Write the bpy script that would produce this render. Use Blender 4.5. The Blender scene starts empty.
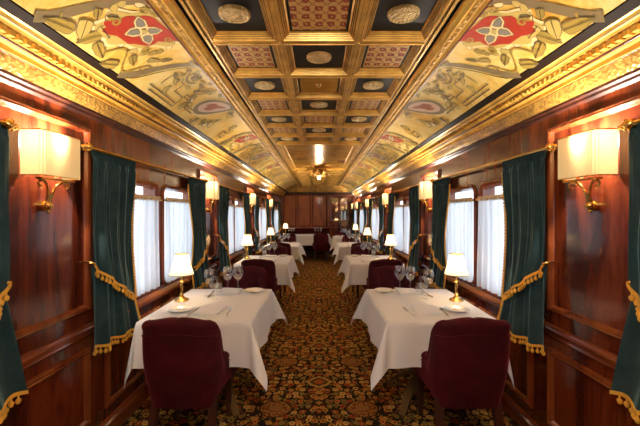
import bpy, math, random
from math import sin, cos, pi, sqrt, atan2
from mathutils import Vector
random.seed(7)
COL = bpy.context.scene.collection
EYE = 1.43            # camera height
W = 1.35              # half width of the carriage
P = 2.30              # bay pitch
Y0, Y1 = -1.5, 11.6   # back and end of the saloon
CH = EYE + 1.0        # ceiling height
# ------------------------------------------------------------------ nodes
class NT:
    def __init__(s, name):
        s.mat = bpy.data.materials.new(name); s.mat.use_nodes = True
        s.t = s.mat.node_tree; s.t.nodes.clear()
        s.out = s.t.nodes.new('ShaderNodeOutputMaterial')
    def n(s, typ, ins=None, **kw):
        nd = s.t.nodes.new(typ)
        for k, v in kw.items(): setattr(nd, k, v)
        for k, v in (ins or {}).items(): s.put(nd.inputs[k], v)
        return nd
    def put(s, sock, v):
        if isinstance(v, bpy.types.NodeSocket): s.t.links.new(v, sock)
        else:
            if isinstance(v, tuple) and len(v) == 3 and sock.type == 'RGBA': v = (*v, 1)
            sock.default_value = v
    def m(s, op, a, b=0.0, c=0.0, clamp=False):
        nd = s.n('ShaderNodeMath', {0: a, 1: b, 2: c}, operation=op); nd.use_clamp = clamp
        return nd.outputs[0]
    def mix(s, f, a, b):
        nd = s.n('ShaderNodeMix', data_type='RGBA')
        s.put(nd.inputs[0], f); s.put(nd.inputs[6], a); s.put(nd.inputs[7], b)
        return nd.outputs[2]
    def ramp(s, f, stops, interp='LINEAR'):
        nd = s.n('ShaderNodeValToRGB', {0: f}); cr = nd.color_ramp; cr.interpolation = interp
        while len(cr.elements) < len(stops): cr.elements.new(0.5)
        for e, (p, c) in zip(cr.elements, stops): e.position = p; e.color = (*c, 1)
        return nd.outputs[0]
    def pos(s): return s.n('ShaderNodeNewGeometry').outputs['Position']
    def obj(s): return s.n('ShaderNodeTexCoord').outputs['Object']
    def scale(s, v, sc):
        return s.n('ShaderNodeVectorMath', {0: v, 1: sc}, operation='MULTIPLY').outputs[0]
    def noise(s, v, sc=5, det=3, rough=.5, dist=0):
        return s.n('ShaderNodeTexNoise', {'Vector': v, 'Scale': sc, 'Detail': det, 'Roughness': rough, 'Distortion': dist}).outputs[0]
    def bump(s, h, st=.3, d=.01):
        return s.n('ShaderNodeBump', {'Height': h, 'Strength': st, 'Distance': d}).outputs[0]
    def pbr(s, **kw):
        ren = {'color': 'Base Color', 'rough': 'Roughness', 'metal': 'Metallic', 'coat': 'Coat Weight', 'coatr': 'Coat Roughness',
               'sheen': 'Sheen Weight', 'sheenr': 'Sheen Roughness', 'sheent': 'Sheen Tint', 'normal': 'Normal', 'spec': 'Specular IOR Level',
               'emit': 'Emission Color', 'emits': 'Emission Strength'}
        nd = s.n('ShaderNodeBsdfPrincipled', {ren[k]: v for k, v in kw.items()})
        s.t.links.new(nd.outputs[0], s.out.inputs[0]); return s.mat

def plain(name, col, rough=.5, metal=0, **kw): return NT(name).pbr(color=(*col, 1), rough=rough, metal=metal, **kw)

def wood(name, dark, mid, light, rough=.22, axis='z', coat=.6):
    t = NT(name); v = t.pos()
    sc = {'z': (4, 4, .8), 'y': (5, .6, 5), 'x': (.7, 5, 5)}[axis]
    sf = {'z': (55, 55, 3), 'y': (55, 3, 55), 'x': (3, 55, 55)}[axis]
    a = t.noise(t.scale(v, sc), 1.0, 4, .55, 1.3)
    b = t.noise(t.scale(v, sf), 1.0, 3, .6, .4)
    f = t.m('ADD', t.m('MULTIPLY', a, .82), t.m('MULTIPLY', b, .18))
    c = t.ramp(f, [(.34, dark), (.47, mid), (.60, light), (.7, mid)])
    return t.pbr(color=c, rough=rough, coat=coat, coatr=.08, normal=t.bump(b, .06, .002))

def gold(name, col=(.58, .31, .05), dk=(.30, .13, .018), rough=.36, metal=.35, carve=0, csc=40, patt=None):
    t = NT(name); v = t.pos()
    a = t.noise(t.scale(v, (1, 1, 1)), 9, 4, .6)
    c = t.ramp(a, [(.3, dk), (.52, col), (.75, tuple(min(1, x * 1.35) for x in col))])
    kw = {}
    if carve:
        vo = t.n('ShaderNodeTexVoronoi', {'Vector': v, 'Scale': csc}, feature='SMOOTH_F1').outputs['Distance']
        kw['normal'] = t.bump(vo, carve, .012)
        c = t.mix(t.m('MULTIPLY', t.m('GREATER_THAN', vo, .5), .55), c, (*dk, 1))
    return t.pbr(color=c, rough=rough, metal=metal, **kw)

M = {}
M['wood'] = wood('mahogany', (.016, .0026, .0014), (.095, .014, .005), (.20, .038, .011))
M['wood_rail'] = wood('mahogany_rail', (.07, .013, .004), (.20, .042, .011), (.30, .075, .02), rough=.2, axis='y')
M['wood_mould'] = wood('mahogany_moulding', (.085, .014, .004), (.19, .040, .011), (.27, .068, .018), rough=.18, axis='z')
M['wood_end_lit'] = wood('lamplit_end_mahogany', (.22, .048, .007), (.40, .10, .016), (.52, .15, .026), rough=.4, coat=.1)  # orange lamplight on the end wall is put into this wood colour
M['wood_dark'] = wood('dark_wood', (.012, .003, .002), (.045, .010, .005), (.07, .018, .008), rough=.5, coat=0.0)
M['gold'] = gold('gilt_moulding')
M['gold_bright'] = gold('bright_gilt', (.82, .49, .10), (.60, .32, .05), .32, .3)
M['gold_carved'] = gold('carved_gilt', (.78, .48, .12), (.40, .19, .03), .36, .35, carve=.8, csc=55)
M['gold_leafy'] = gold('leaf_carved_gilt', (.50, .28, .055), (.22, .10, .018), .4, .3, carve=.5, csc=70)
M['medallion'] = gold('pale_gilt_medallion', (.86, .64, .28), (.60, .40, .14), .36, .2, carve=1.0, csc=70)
M['brass'] = plain('brass', (.75, .47, .13), .22, 1.0)
M['chrome'] = plain('polished_steel', (.75, .74, .72), .18, 1.0)
M['black'] = plain('black_lacquer', (.006, .006, .005), .4)
M['brown_band'] = plain('dark_brown_band', (.012, .006, .003), .7, spec=.08)
M['groove'] = plain('dark_groove', (.10, .04, .008), .5)
M['red_line'] = plain('dark_red_line', (.10, .012, .005), .45)

def painted():
    t = NT('painted_gold_ceiling'); v = t.pos()
    a = t.noise(v, 2.2, 5, .62, .6); b = t.noise(t.scale(v, (1, 2.5, 1)), 9, 4, .6, 1.5)
    f = t.m('ADD', t.m('MULTIPLY', a, .65), t.m('MULTIPLY', b, .35))
    c = t.ramp(f, [(.36, (.66, .33, .04)), (.46, (.84, .54, .10)), (.54, (.90, .66, .20)), (.66, (.92, .76, .34))])
    return t.pbr(color=c, rough=.38, coat=.15, coatr=.25)
M['painted'] = painted()
def amber():
    t = NT('lacquered_gold_panel'); v = t.pos()
    a = t.noise(v, 3, 5, .6, 1)
    c = t.ramp(a, [(.35, (.55, .24, .03)), (.55, (.70, .36, .05)), (.7, (.80, .50, .11))])
    return t.pbr(color=c, rough=.26, metal=.4)
M['amber'] = amber()
def coffer_pattern():
    t = NT('red_floral_coffer'); v = t.pos()
    s = t.n('ShaderNodeSeparateXYZ', {0: v}); x, y = s.outputs[0], s.outputs[1]
    k = 2 * pi / .13
    n = t.m('MULTIPLY', t.m('SUBTRACT', t.noise(v, 45, 3), .5), .035)
    x = t.m('ADD', x, n); y = t.m('ADD', y, n)
    a = t.m('ABSOLUTE', t.m('MULTIPLY', t.m('COSINE', t.m('MULTIPLY', x, k)), t.m('COSINE', t.m('MULTIPLY', y, k))))
    l1 = t.m('ABSOLUTE', t.m('SINE', t.m('MULTIPLY', t.m('ADD', x, y), k))); l2 = t.m('ABSOLUTE', t.m('SINE', t.m('MULTIPLY', t.m('SUBTRACT', x, y), k)))
    f = t.m('MAXIMUM', a, t.m('MULTIPLY', t.m('LESS_THAN', t.m('MINIMUM', l1, l2), .16), .58))
    f = t.m('MINIMUM', f, t.m('ADD', .25, t.m('MULTIPLY', t.m('GREATER_THAN', t.m('ABSOLUTE', t.m('SUBTRACT', a, .99)), .03), .8)))
    c = t.ramp(f, [(.46, (.72, .46, .14)), (.54, (.55, .30, .08)), (.60, (.30, .035, .012)), (.9, (.38, .06, .02))])
    return t.pbr(color=c, rough=.45)
M['coffer_pattern'] = coffer_pattern()

def carpet():
    t = NT('floral_carpet'); v = t.pos()
    s = t.n('ShaderNodeSeparateXYZ', {0: v}); x = t.m('ABSOLUTE', s.outputs[0]); y = s.outputs[1]
    vv = t.n('ShaderNodeCombineXYZ', {0: x, 1: y, 2: 0.0}).outputs[0]
    wob = t.noise(vv, 20, 2)
    vw = t.n('ShaderNodeVectorMath', {0: vv, 1: t.scale(t.n('ShaderNodeTexNoise', {'Vector': vv, 'Scale': 18.0}).outputs[1], (.035, .035, 0))}, operation='ADD').outputs[0]
    vo = t.n('ShaderNodeTexVoronoi', {'Vector': vw, 'Scale': 17.0, 'Randomness': .75}, voronoi_dimensions='2D')
    d, rc = vo.outputs['Distance'], vo.outputs['Color']
    r = t.n('ShaderNodeSeparateColor', {0: rc}).outputs[0]
    petal = t.ramp(r, [(0, (0.600, 0.294, 0.048)), (.3, (0.450, 0.090, 0.019)), (.48, (0.750, 0.435, 0.096)), (.68, (0.275, 0.192, 0.042)), (.82, (0.625, 0.230, 0.036))], 'CONSTANT')
    core = t.ramp(t.n('ShaderNodeSeparateColor', {0: rc}).outputs[1], [(0, (.55, .33, .09)), (.45, (.34, .03, .012)), (.75, (.08, .05, .012))], 'CONSTANT')
    base = (.016, .008, .005, 1)
    # leaves between
    vo2 = t.n('ShaderNodeTexVoronoi', {'Vector': vw, 'Scale': 38.0}, voronoi_dimensions='2D')
    leaf = t.ramp(t.n('ShaderNodeSeparateColor', {0: vo2.outputs['Color']}).outputs[0], [(0, (0.015, 0.009, 0.005)), (.34, (0.250, 0.166, 0.036)), (.5, (0.450, 0.256, 0.054)), (.78, (0.325, 0.064, 0.018))], 'CONSTANT')
    c = t.mix(t.m('LESS_THAN', vo2.outputs['Distance'], .36), base, leaf)
    c = t.mix(t.m('LESS_THAN', d, .46), c, base)
    c = t.mix(t.m('LESS_THAN', d, .38), c, petal)
    c = t.mix(t.m('LESS_THAN', d, .17), c, base)
    c = t.mix(t.m('LESS_THAN', d, .13), c, core)
    # medallions
    def med(cx, cy, ax, ay, c, diamond):
        ym = t.m('SUBTRACT', t.m('PINGPONG', t.m('SUBTRACT', y, cy), .37), 0)
        u = t.m('DIVIDE', t.m('ABSOLUTE', t.m('SUBTRACT', x, cx)), ax); w = t.m('DIVIDE', ym, ay)
        p = 1.15 if diamond else 1.8
        e = t.m('ADD', t.m('POWER', u, p), t.m('POWER', w, p))
        e = t.m('ADD', e, t.m('MULTIPLY', t.m('SUBTRACT', wob, .5), .55))
        fl = t.m('GREATER_THAN', t.noise(vv, 55, 1), .52)
        if diamond:
            c = t.mix(t.m('LESS_THAN', e, 1.1), c, base)
            c = t.mix(t.m('LESS_THAN', e, .98), c, (.52, .30, .07, 1))
            c = t.mix(t.m('LESS_THAN', e, .68), c, (.10, .05, .015, 1))
            c = t.mix(t.m('LESS_THAN', e, .35), c, (.42, .09, .02, 1))
        else:
            c = t.mix(t.m('LESS_THAN', e, 1.1), c, base)
            c = t.mix(t.m('LESS_THAN', e, .92), c, t.mix(fl, (.20, .06, .014, 1), (.46, .21, .045, 1)))
            c = t.mix(t.m('LESS_THAN', e, .16), c, (.34, .16, .04, 1))
        return c
    c = med(0, 2.70, .12, .10, c, True)
    c = med(.32, 2.33, .12, .10, c, False)
    c = t.mix(.14, c, (.10, .085, .05, 1))
    n = t.noise(v, 240, 2)
    return t.pbr(color=c, rough=.95, spec=.1, normal=t.bump(n, .5, .004))
M['carpet'] = carpet()

def velvet(name, c1, c2, sheen):
    t = NT(name); v = t.obj(); a = t.noise(v, 7, 4, .6)
    c = t.ramp(a, [(.35, c1), (.65, c2)])
    return t.pbr(color=c, rough=.75, sheen=.8 if 'green' in name else .5, sheenr=.35, sheent=(*sheen, 1), spec=.2, normal=t.bump(t.noise(v, 220, 2), .2, .002))
M['red_velvet'] = velvet('burgundy_velvet', (.042, .0025, .006), (.078, .005, .011), (.50, .08, .11))
M['green_velvet'] = velvet('green_velvet', (.013, .036, .042), (.028, .062, .071), (.40, .75, .82))
M['gold_thread'] = plain('gold_thread', (.80, .42, .045), .7)
def cloth():
    t = NT('white_linen'); v = t.obj()
    return t.pbr(color=(.80, .81, .85, 1), rough=.85, sheen=.2, normal=t.bump(t.noise(v, 12, 3), .12, .01))
M['linen'] = cloth()
M['porcelain'] = plain('porcelain', (.85, .84, .82), .12, coat=.5)
M['paper'] = plain('cream_card', (.78, .74, .66), .6)
def sheer():
    t = NT('sheer_voile'); v = t.pos()
    tr = t.n('ShaderNodeBsdfTransparent', {0: (.95, .97, 1, 1)}); tl = t.n('ShaderNodeBsdfTranslucent', {0: (.76, .80, .85, 1)})
    df = t.n('ShaderNodeBsdfDiffuse', {0: (.74, .76, .80, 1)})
    m1 = t.n('ShaderNodeMixShader', {0: .35, 1: tl.outputs[0], 2: df.outputs[0]})
    m2 = t.n('ShaderNodeMixShader', {0: .15, 1: m1.outputs[0], 2: tr.outputs[0]})
    t.t.links.new(m2.outputs[0], t.out.inputs[0]); return t.mat
M['sheer'] = sheer()
def glassm(name, tint=(1, 1, 1), base=.10):
    t = NT(name)
    tr = t.n('ShaderNodeBsdfTransparent', {0: (*tint, 1)}); gl = t.n('ShaderNodeBsdfGlossy', {0: (1, 1, 1, 1), 1: .03})
    lw = t.n('ShaderNodeLayerWeight', {0: .35}).outputs['Facing']
    f = t.m('ADD', t.m('MULTIPLY', t.m('POWER', lw, 2.5), .75), base * .5, clamp=True)
    m2 = t.n('ShaderNodeMixShader', {0: f, 1: tr.outputs[0], 2: gl.outputs[0]})
    t.t.links.new(m2.outputs[0], t.out.inputs[0]); return t.mat
M['glass'] = glassm('window_glass')
M['crystal'] = glassm('crystal', (.98, .99, .99), .20)
def shade(name, col, em, pl, ec=(1.0, .70, .34)):
    t = NT(name); v = t.obj()
    tl = t.n('ShaderNodeBsdfTranslucent', {0: (*col, 1)}); df = t.n('ShaderNodeBsdfDiffuse', {0: (*col, 1)})
    m1 = t.n('ShaderNodeMixShader', {0: .35, 1: tl.outputs[0], 2: df.outputs[0]})
    e = t.n('ShaderNodeEmission', {0: (*ec, 1), 1: em})
    a = t.n('ShaderNodeAddShader', {0: m1.outputs[0], 1: e.outputs[0]})
    t.t.links.new(a.outputs[0], t.out.inputs[0]); return t.mat
M['shade'] = shade('pleated_silk_shade', (.085, .055, .024), .22, 1, (1, .66, .27))
M['lamp_shade'] = shade('lamp_silk_shade', (.52, .44, .30), .36, 1, (1, .80, .52))
def emis(name, col, st):
    t = NT(name); e = t.n('ShaderNodeEmission', {0: (*col, 1), 1: st}); t.t.links.new(e.outputs[0], t.out.inputs[0]); return t.mat
M['bulb'] = emis('glowing_bulb', (1, .78, .45), 30)
for nm, c in dict(p_grey=(.25, .18, .08), p_olive=(.42, .29, .055), p_olive2=(.62, .46, .12), p_red=(.46, .04, .018), p_cream=(.90, .72, .34),
                  p_dark=(.10, .065, .03), p_pink=(.72, .52, .38), p_rust=(.42, .13, .06), p_steel=(.25, .23, .18)).items():
    M[nm] = plain('paint_' + nm[2:], c, .42)
# ------------------------------------------------------------------ mesh builder
class B:
    def __init__(s): s.v = []; s.f = []
    def add(s, vs, fs):
        o = len(s.v); s.v += [tuple(p) for p in vs]; s.f += [tuple(i + o for i in f) for f in fs]; return s
    def box(s, x0, x1, y0, y1, z0, z1):
        vs = [(x, y, z) for z in (z0, z1) for y in (y0, y1) for x in (x0, x1)]
        return s.add(vs, [(0, 2, 3, 1), (4, 5, 7, 6), (0, 1, 5, 4), (2, 6, 7, 3), (0, 4, 6, 2), (1, 3, 7, 5)])
    def grid(s, fn, nu, nv, closeu=False):
        vs = [fn(i / (nu if closeu else nu), j / nv) for i in range(nu if closeu else nu + 1) for j in range(nv + 1)]
        n = nv + 1; fs = []
        cu = nu
        for i in range(cu):
            i2 = (i + 1) % nu if closeu else i + 1
            for j in range(nv): fs.append((i * n + j, i2 * n + j, i2 * n + j + 1, i * n + j + 1))
        return s.add(vs, fs)
    def lathe(s, prof, c=(0, 0, 0), n=24, sx=1, sy=1):
        k = len(prof)
        vs = [(c[0] + r * sx * cos(2 * pi * i / n), c[1] + r * sy * sin(2 * pi * i / n), c[2] + z) for i in range(n) for r, z in prof]
        fs = [(i * k + j, ((i + 1) % n) * k + j, ((i + 1) % n) * k + j + 1, i * k + j + 1) for i in range(n) for j in range(k - 1)]
        return s.add(vs, fs)
    def tube(s, pts, r, n=8, taper=None):
        pts = [Vector(p) for p in pts]; k = len(pts); vs = []
        up = Vector((.13, .21, .97))
        for i, p in enumerate(pts):
            d = (pts[min(i + 1, k - 1)] - pts[max(i - 1, 0)]).normalized()
            if abs(d.dot(up)) > .95: uu = Vector((.9, .3, 0))
            else: uu = up
            a = d.cross(uu).normalized(); b = d.cross(a)
            rr = r * (taper[i] if taper else 1)
            vs += [p + a * rr * cos(2 * pi * j / n) + b * rr * sin(2 * pi * j / n) for j in range(n)]
        fs = [(i * n + j, i * n + (j + 1) % n, (i + 1) * n + (j + 1) % n, (i + 1) * n + j) for i in range(k - 1) for j in range(n)]
        fs += [tuple(range(n))[::-1], tuple((k - 1) * n + j for j in range(n))]
        return s.add(vs, fs)
    def ball(s, c, r, n=10, sz=1):
        m = n // 2 + 1
        return s.lathe([(r * sin(pi * j / m) + 1e-5, -r * sz * cos(pi * j / m)) for j in range(m + 1)], c, n)
    def loops(s, loops, cap=True, closed=True):
        n = len(loops[0]); vs = [p for l in loops for p in l]
        fs = [(k * n + i, k * n + (i + 1) % n, (k + 1) * n + (i + 1) % n, (k + 1) * n + i) for k in range(len(loops) - 1) for i in range(n if closed else n - 1)]
        if cap: fs.append(tuple((len(loops) - 1) * n + i for i in range(n)))
        return s.add(vs, fs)
    def rbox(s, x0, x1, y0, y1, z0, z1, r=.01, n=3):
        # box with rounded vertical edges and eased top/bottom
        def lp(ins, z):
            out = []
            for cx, cy, a0 in ((x1 - r, y1 - r, 0), (x0 + r, y1 - r, 90), (x0 + r, y0 + r, 180), (x1 - r, y0 + r, 270)):
                for k in range(n + 1):
                    a = math.radians(a0 + 90 * k / n); rr = r - ins
                    out.append((cx + rr * cos(a), cy + rr * sin(a), z))
            return out
        e = min(r, (z1 - z0) / 2) * .9
        L = [lp(e * .9, z0), lp(e * .3, z0 + e * .3), lp(0, z0 + e), lp(0, z1 - e), lp(e * .3, z1 - e * .3), lp(e * .9, z1)]
        m = len(L[0]); s.loops(L, cap=True)
        o = len(s.v) - 6 * m; s.f.append(tuple(o + i for i in range(m))[::-1]); return s
    def build(s, name, mat, parent=None, smooth=False, kind=None, loc=None, angle=40):
        me = bpy.data.meshes.new(name); me.from_pydata(s.v, [], s.f); me.update()
        import bmesh
        bm = bmesh.new(); bm.from_mesh(me); bmesh.ops.remove_doubles(bm, verts=bm.verts, dist=1e-6)
        bmesh.ops.recalc_face_normals(bm, faces=bm.faces); bm.to_mesh(me); bm.free()
        me.materials.append(M[mat] if isinstance(mat, str) else mat)
        if smooth:
            for p in me.polygons: p.use_smooth = True
            try: me.set_sharp_from_angle(angle=math.radians(angle))
            except Exception: pass
        o = bpy.data.objects.new(name, me); COL.objects.link(o)
        if parent: o.parent = parent
        if kind: o['kind'] = kind
        if loc: o.location = loc
        return o
def tag(o, label=None, cat=None, group=None, kind=None):
    if label: o['label'] = label
    if cat: o['category'] = cat
    if group: o['group'] = group
    if kind: o['kind'] = kind
    return o
def empty(name, loc, rz=0):
    o = bpy.data.objects.new(name, None); COL.objects.link(o); o.location = loc; o.rotation_euler = (0, 0, rz); o.empty_display_size = .1
    return o
KIDS = {}
def copy_tree(o, parent=None):
    c = o.copy(); COL.objects.link(c)
    if parent: c.parent = parent
    for ch in [x for x in bpy.data.objects if x.parent == o]: copy_tree(ch, c)
    return c
class Proto:
    """First use returns the built thing itself; later uses copy it with its parts."""
    def __init__(s, make): s.make = make; s.o = None
    def place(s, loc, rz=0, label=None, cat=None, group=None):
        if s.o is None: s.o = s.make(); o = s.o
        else: o = copy_tree(s.o)
        o.location = loc; o.rotation_euler = (0, 0, rz)
        for k in ('label', 'category', 'group'):
            if k in o: del o[k]
        tag(o, label, cat, group); return o
def rloop(m, u0, u1, v0, v1, ins, h, r=0, n=4):
    u0 += ins; u1 -= ins; v0 += ins; v1 -= ins
    if r <= 0: return [m(u0, v0, h), m(u1, v0, h), m(u1, v1, h), m(u0, v1, h)]
    out = []
    for cu, cv, a0 in ((u1 - r, v1 - r, 0), (u0 + r, v1 - r, 90), (u0 + r, v0 + r, 180), (u1 - r, v0 + r, 270)):
        for k in range(n + 1):
            a = math.radians(a0 + 90 * k / n); out.append(m(cu + r * cos(a), cv + r * sin(a), h))
    return out
def frame(b, m, u0, u1, v0, v1, prof, r=0):
    b.loops([rloop(m, u0, u1, v0, v1, i, h, max(0, r - i) if r else 0) for i, h in prof], cap=False)
def wallmap(sx, w=W): return lambda u, v, h: (sx * (w - h), u, v)
def endmap(y): return lambda u, v, h: (u, y - h, v)
PM = [(0, 0), (.004, .014), (.010, .020), (.018, .016), (.024, .024), (.032, .018), (.038, .002), (.040, 0)]     # panel moulding
# ------------------------------------------------------------------ setting
SIDES = ((-1, 'left'), (1, 'right'))
ENDY = {-1: Y1, 1: 13.4}
floor = B().box(-W - .12, W + .12, Y0 - .1, 13.5, -.08, 0).build('floor', 'carpet', kind='structure')
BC = [.40 + P * k for k in range(0, 5)]           # bay centres; index 0 is beside the camera
winspans = {}
for sx, side in SIDES:
    yend = ENDY[sx]; spans = []
    for c in BC: spans += [(c - .70, c - .06), (c + .06, c + .70)]
    if sx == 1: spans += [(11.3, 11.8)]
    winspans[sx] = spans
    wz0, wz1 = .80, 1.655
    b = B()
    def wb(y0, y1, z0, z1): b.box(min(sx * W, sx * (W + .10)), max(sx * W, sx * (W + .10)), y0, y1, z0, z1)
    wb(Y0, yend, 0, wz0); wb(Y0, yend, wz1, CH + .05)
    y = Y0
    for a, c in spans: wb(y, a, wz0, wz1); y = c
    wb(y, yend, wz0, wz1)
    wall = b.build('wall_' + side, 'wood', kind='structure')
    m = wallmap(sx)
    pan = B(); low = B(); rail = B()
    ks = [.40 - P / 2 + P * k for k in range(0, 6)]      # pier centres (sconce panels)
    for c in ks:
        if c + .3 > yend: continue
        frame(pan, m, c - .315, c + .315, .865, 1.93, PM)
        frame(low, m, c - .315, c + .315, .20, .655, PM)
    for c in BC:
        for a, d in ((c - .70, c - .03), (c + .03, c + .70)): frame(low, m, a, d, .20, .655, PM)
    pan.build('panel_moulding', 'wood_mould', wall); low.build('lower_panel_moulding', 'wood_mould', wall)
    def ext(b, prof, y0, y1, m=m):      # prof: list of (z, h)
        b.add([m(y, z, h) for y in (y0, y1) for z, h in prof],
              [(i, i + 1, len(prof) + i + 1, len(prof) + i) for i in range(len(prof) - 1)] + [tuple(range(len(prof))), tuple(len(prof) + i for i in range(len(prof)))])
    cr = B(); ext(cr, [(.715, 0), (.718, .012), (.728, .020), (.738, .016), (.745, .026), (.765, .028), (.772, .018), (.782, .014), (.787, 0)], Y0, yend)
    cr.build('chair_rail', 'wood_rail', wall)
    for c in BC:                                          # sill ledge of every bay
        sl = B(); ext(sl, [(.735, 0), (.738, .045), (.752, .060), (.772, .062), (.784, .05), (.80, .03), (.803, 0)], c - .80, c + .80)
        sl.build('window_sill', 'wood_rail', wall)
    bb = B(); ext(bb, [(0, 0), (0, .022), (.10, .022), (.112, .014), (.12, .012), (.132, 0)], Y0, yend)
    bb.build('baseboard_' + side, 'wood_rail', kind='structure')
    # gilt cornice: profile given as (x from axis, z above eye)
    def sweep(prof, mat, name, par=None, y0=Y0, y1=Y1, kind=None):
        q = B(); n = len(prof)
        q.add([(sx * x, y, EYE + z) for y in (y0, y1) for x, z in prof], [(i, i + 1, n + i + 1, n + i) for i in range(n - 1)])
        return q.build(name, mat, par, kind=kind)
    cor = sweep([(1.35, .56), (1.338, .572), (1.338, .585), (1.325, .592), (1.325, .605)], 'wood_dark', 'trim_' + ('1' if sx < 0 else '2'), kind='structure')
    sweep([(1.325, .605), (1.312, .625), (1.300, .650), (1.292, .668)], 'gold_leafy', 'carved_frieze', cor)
    sweep([(1.292, .668), (1.282, .668), (1.282, .690), (1.262, .694), (1.262, .700)], 'gold_bright', 'gilt_fillet', cor)
    sweep([(1.262, .698), (1.259, .700), (1.259, .709), (1.262, .711)], 'red_line', 'red_line', cor)
    sweep([(1.262, .708), (1.248, .709), (1.248, .735), (1.222, .738)], 'gold', 'dentil_bed', cor)
    sweep([(1.2925, .664), (1.2905, .665), (1.2905, .671), (1.2925, .672)], 'red_line', 'red_line', cor)
    sweep([(1.203, .748), (1.1995, .749), (1.1985, .754), (1.200, .755)], 'groove', 'groove', cor)
    sweep([(1.222, .738), (1.215, .748), (1.200, .750), (1.192, .762), (1.176, .766), (1.168, .774)], 'gold_bright', 'crown_moulding', cor)
    dn = B(); y = -.5
    while y < Y1 - .05:
        x0, x1 = sorted((sx * 1.226, sx * 1.250)); dn.box(x0, x1, y, y + .022, EYE + .711, EYE + .735); y += .036
    dn.build('dentil_row', 'gold_bright', cor)
# passage on the right beyond the end wall
B().box(1.10, W + .1, 11.66, 13.4, 2.12, 2.2).build('ceiling.passage', 'wood_rail', kind='structure').name = 'trim_6'
B().box(.9, W + .1, 13.4, 13.5, 0, 2.3).build('wall_far_passage', 'wood_end_lit', kind='structure').name = 'wall_passage'
B().box(1.06, 1.10, 11.66, 13.4, 0, 2.2).build('wall_inner', 'wood', kind='structure')
B().box(-W - .1, W + .1, Y0 - .1, Y0, 0, CH + .05).build('wall_back', 'wood', kind='structure')
# end wall
ew = B().box(-W - .1, 1.10, Y1, Y1 + .06, 0, CH + .05).box(1.10, W + .1, Y1, Y1 + .06, 2.12, CH + .05).build('wall_end', 'wood_end_lit', kind='structure')
em = endmap(Y1); q = B()
for a, b_ in ((-1.30, -.82), (-.78, -.30), (-.26, .30)):
    frame(q, em, a, b_, .95, 2.12, PM); frame(q, em, a, b_, .20, .85, PM)
q.build('panel_moulding', 'wood_mould', ew)
q = B().box(-W, W, Y1 - .05, Y1, 2.15, 2.20).box(-W, W, Y1 - .03, Y1, 2.11, 2.15)
q.build('picture_rail', 'wood_dark', ew)
q = B(); pr = [(Y1 - .05, 2.20), (Y1 - .08, 2.22), (Y1 - .08, 2.25), (Y1 - .13, 2.28), (Y1 - .14, 2.33), (Y1 - .2, 2.36), (Y1 - .22, CH)]
q.add([(x, y, z) for x in (-W, W) for y, z in pr], [(i, i + 1, len(pr) + i + 1, len(pr) + i) for i in range(len(pr) - 1)])
q.build('trim_3', 'gold_carved', kind='structure')
# ------------------------------------------------------------------ windows and sheers
wn = 0
for sx, side in SIDES:
    for i, (a, c) in enumerate(winspans[sx]):
        wn += 1; m = wallmap(sx)
        b = B(); frame(b, m, a - .035, c + .035, wz0 - .002, wz1 + .035, [(0, 0), (.004, .012), (.016, .018), (.028, .012), (.036, .002), (.05, -.03), (.05, -.07)], r=.09)
        b.box(*sorted((sx * W, sx * (W + .1))), a - .002, a + .02, wz0, wz1).box(*sorted((sx * W, sx * (W + .1))), c - .02, c + .002, wz0, wz1)
        wf = b.build('window_%d' % wn, 'wood_mould', kind='structure')
        g = B(); g.box(*sorted((sx * (W + .06), sx * (W + .064))), a, c, wz0, wz1); g.build('pane', 'glass', wf)
def make_sheer(sx, wd, open_to):
    def mk():
        r = empty('sheer_curtain', (0, 0, 0)); b = B()
        ph = random.random() * 6
        def f(u, v):
            z = -.715 * v
            wv = .014 * (sin(u * 2 * pi * 9 + ph) + .5 * sin(u * 2 * pi * 15 + v * 1.5))
            y = (u - .5) * wd * (1 - .05 * v) + .012 * sin(v * 3 + u * 5)
            return (sx * (-.026 - .002 + wv * (.6 + .5 * v)), y, z)
        b.grid(f, 90, 10); b.build('voile', 'sheer', r, smooth=True, angle=80)
        q = B(); q.grid(lambda u, v: (sx * (-.026 + .008 * sin(u * 2 * pi * 16)), (u - .5) * wd, .026 - .04 * v), 96, 1)
        q.build('heading', plain('sheer_heading', (.70, .55, .36), .8), r, smooth=True, angle=80)
        q = B().tube([(sx * -.026, -wd / 2 - .02, .0), (sx * -.026, wd / 2 + .02, .0)], .005).ball((sx * -.026, -wd / 2 - .02, 0), .011).ball((sx * -.026, wd / 2 + .02, 0), .011)
        q.build('brass_rod', 'brass', r, smooth=True); return r
    return Proto(mk)
ORD = ['beside the camera', 'nearest bay', 'second bay', 'third bay', 'fourth bay', 'passage']
for sx, side in SIDES:
    pr = make_sheer(sx, .66, 1)
    for i, (a, c) in enumerate(winspans[sx]):
        if i < 1: continue
        o = pr.place((sx * W, (a + c) / 2, 1.545), 0, 'white sheer half curtain, %s, %s wall, %s window' % (ORD[min(i // 2, 5)], side, ('nearer', 'farther')[i % 2])
                 if i < 10 else 'white sheer half curtain in the passage beyond the glazed cabinet', 'sheer curtain', 'white sheer half curtains in the windows')
        if i >= 10: o.scale = (1, .75, 1)
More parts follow.
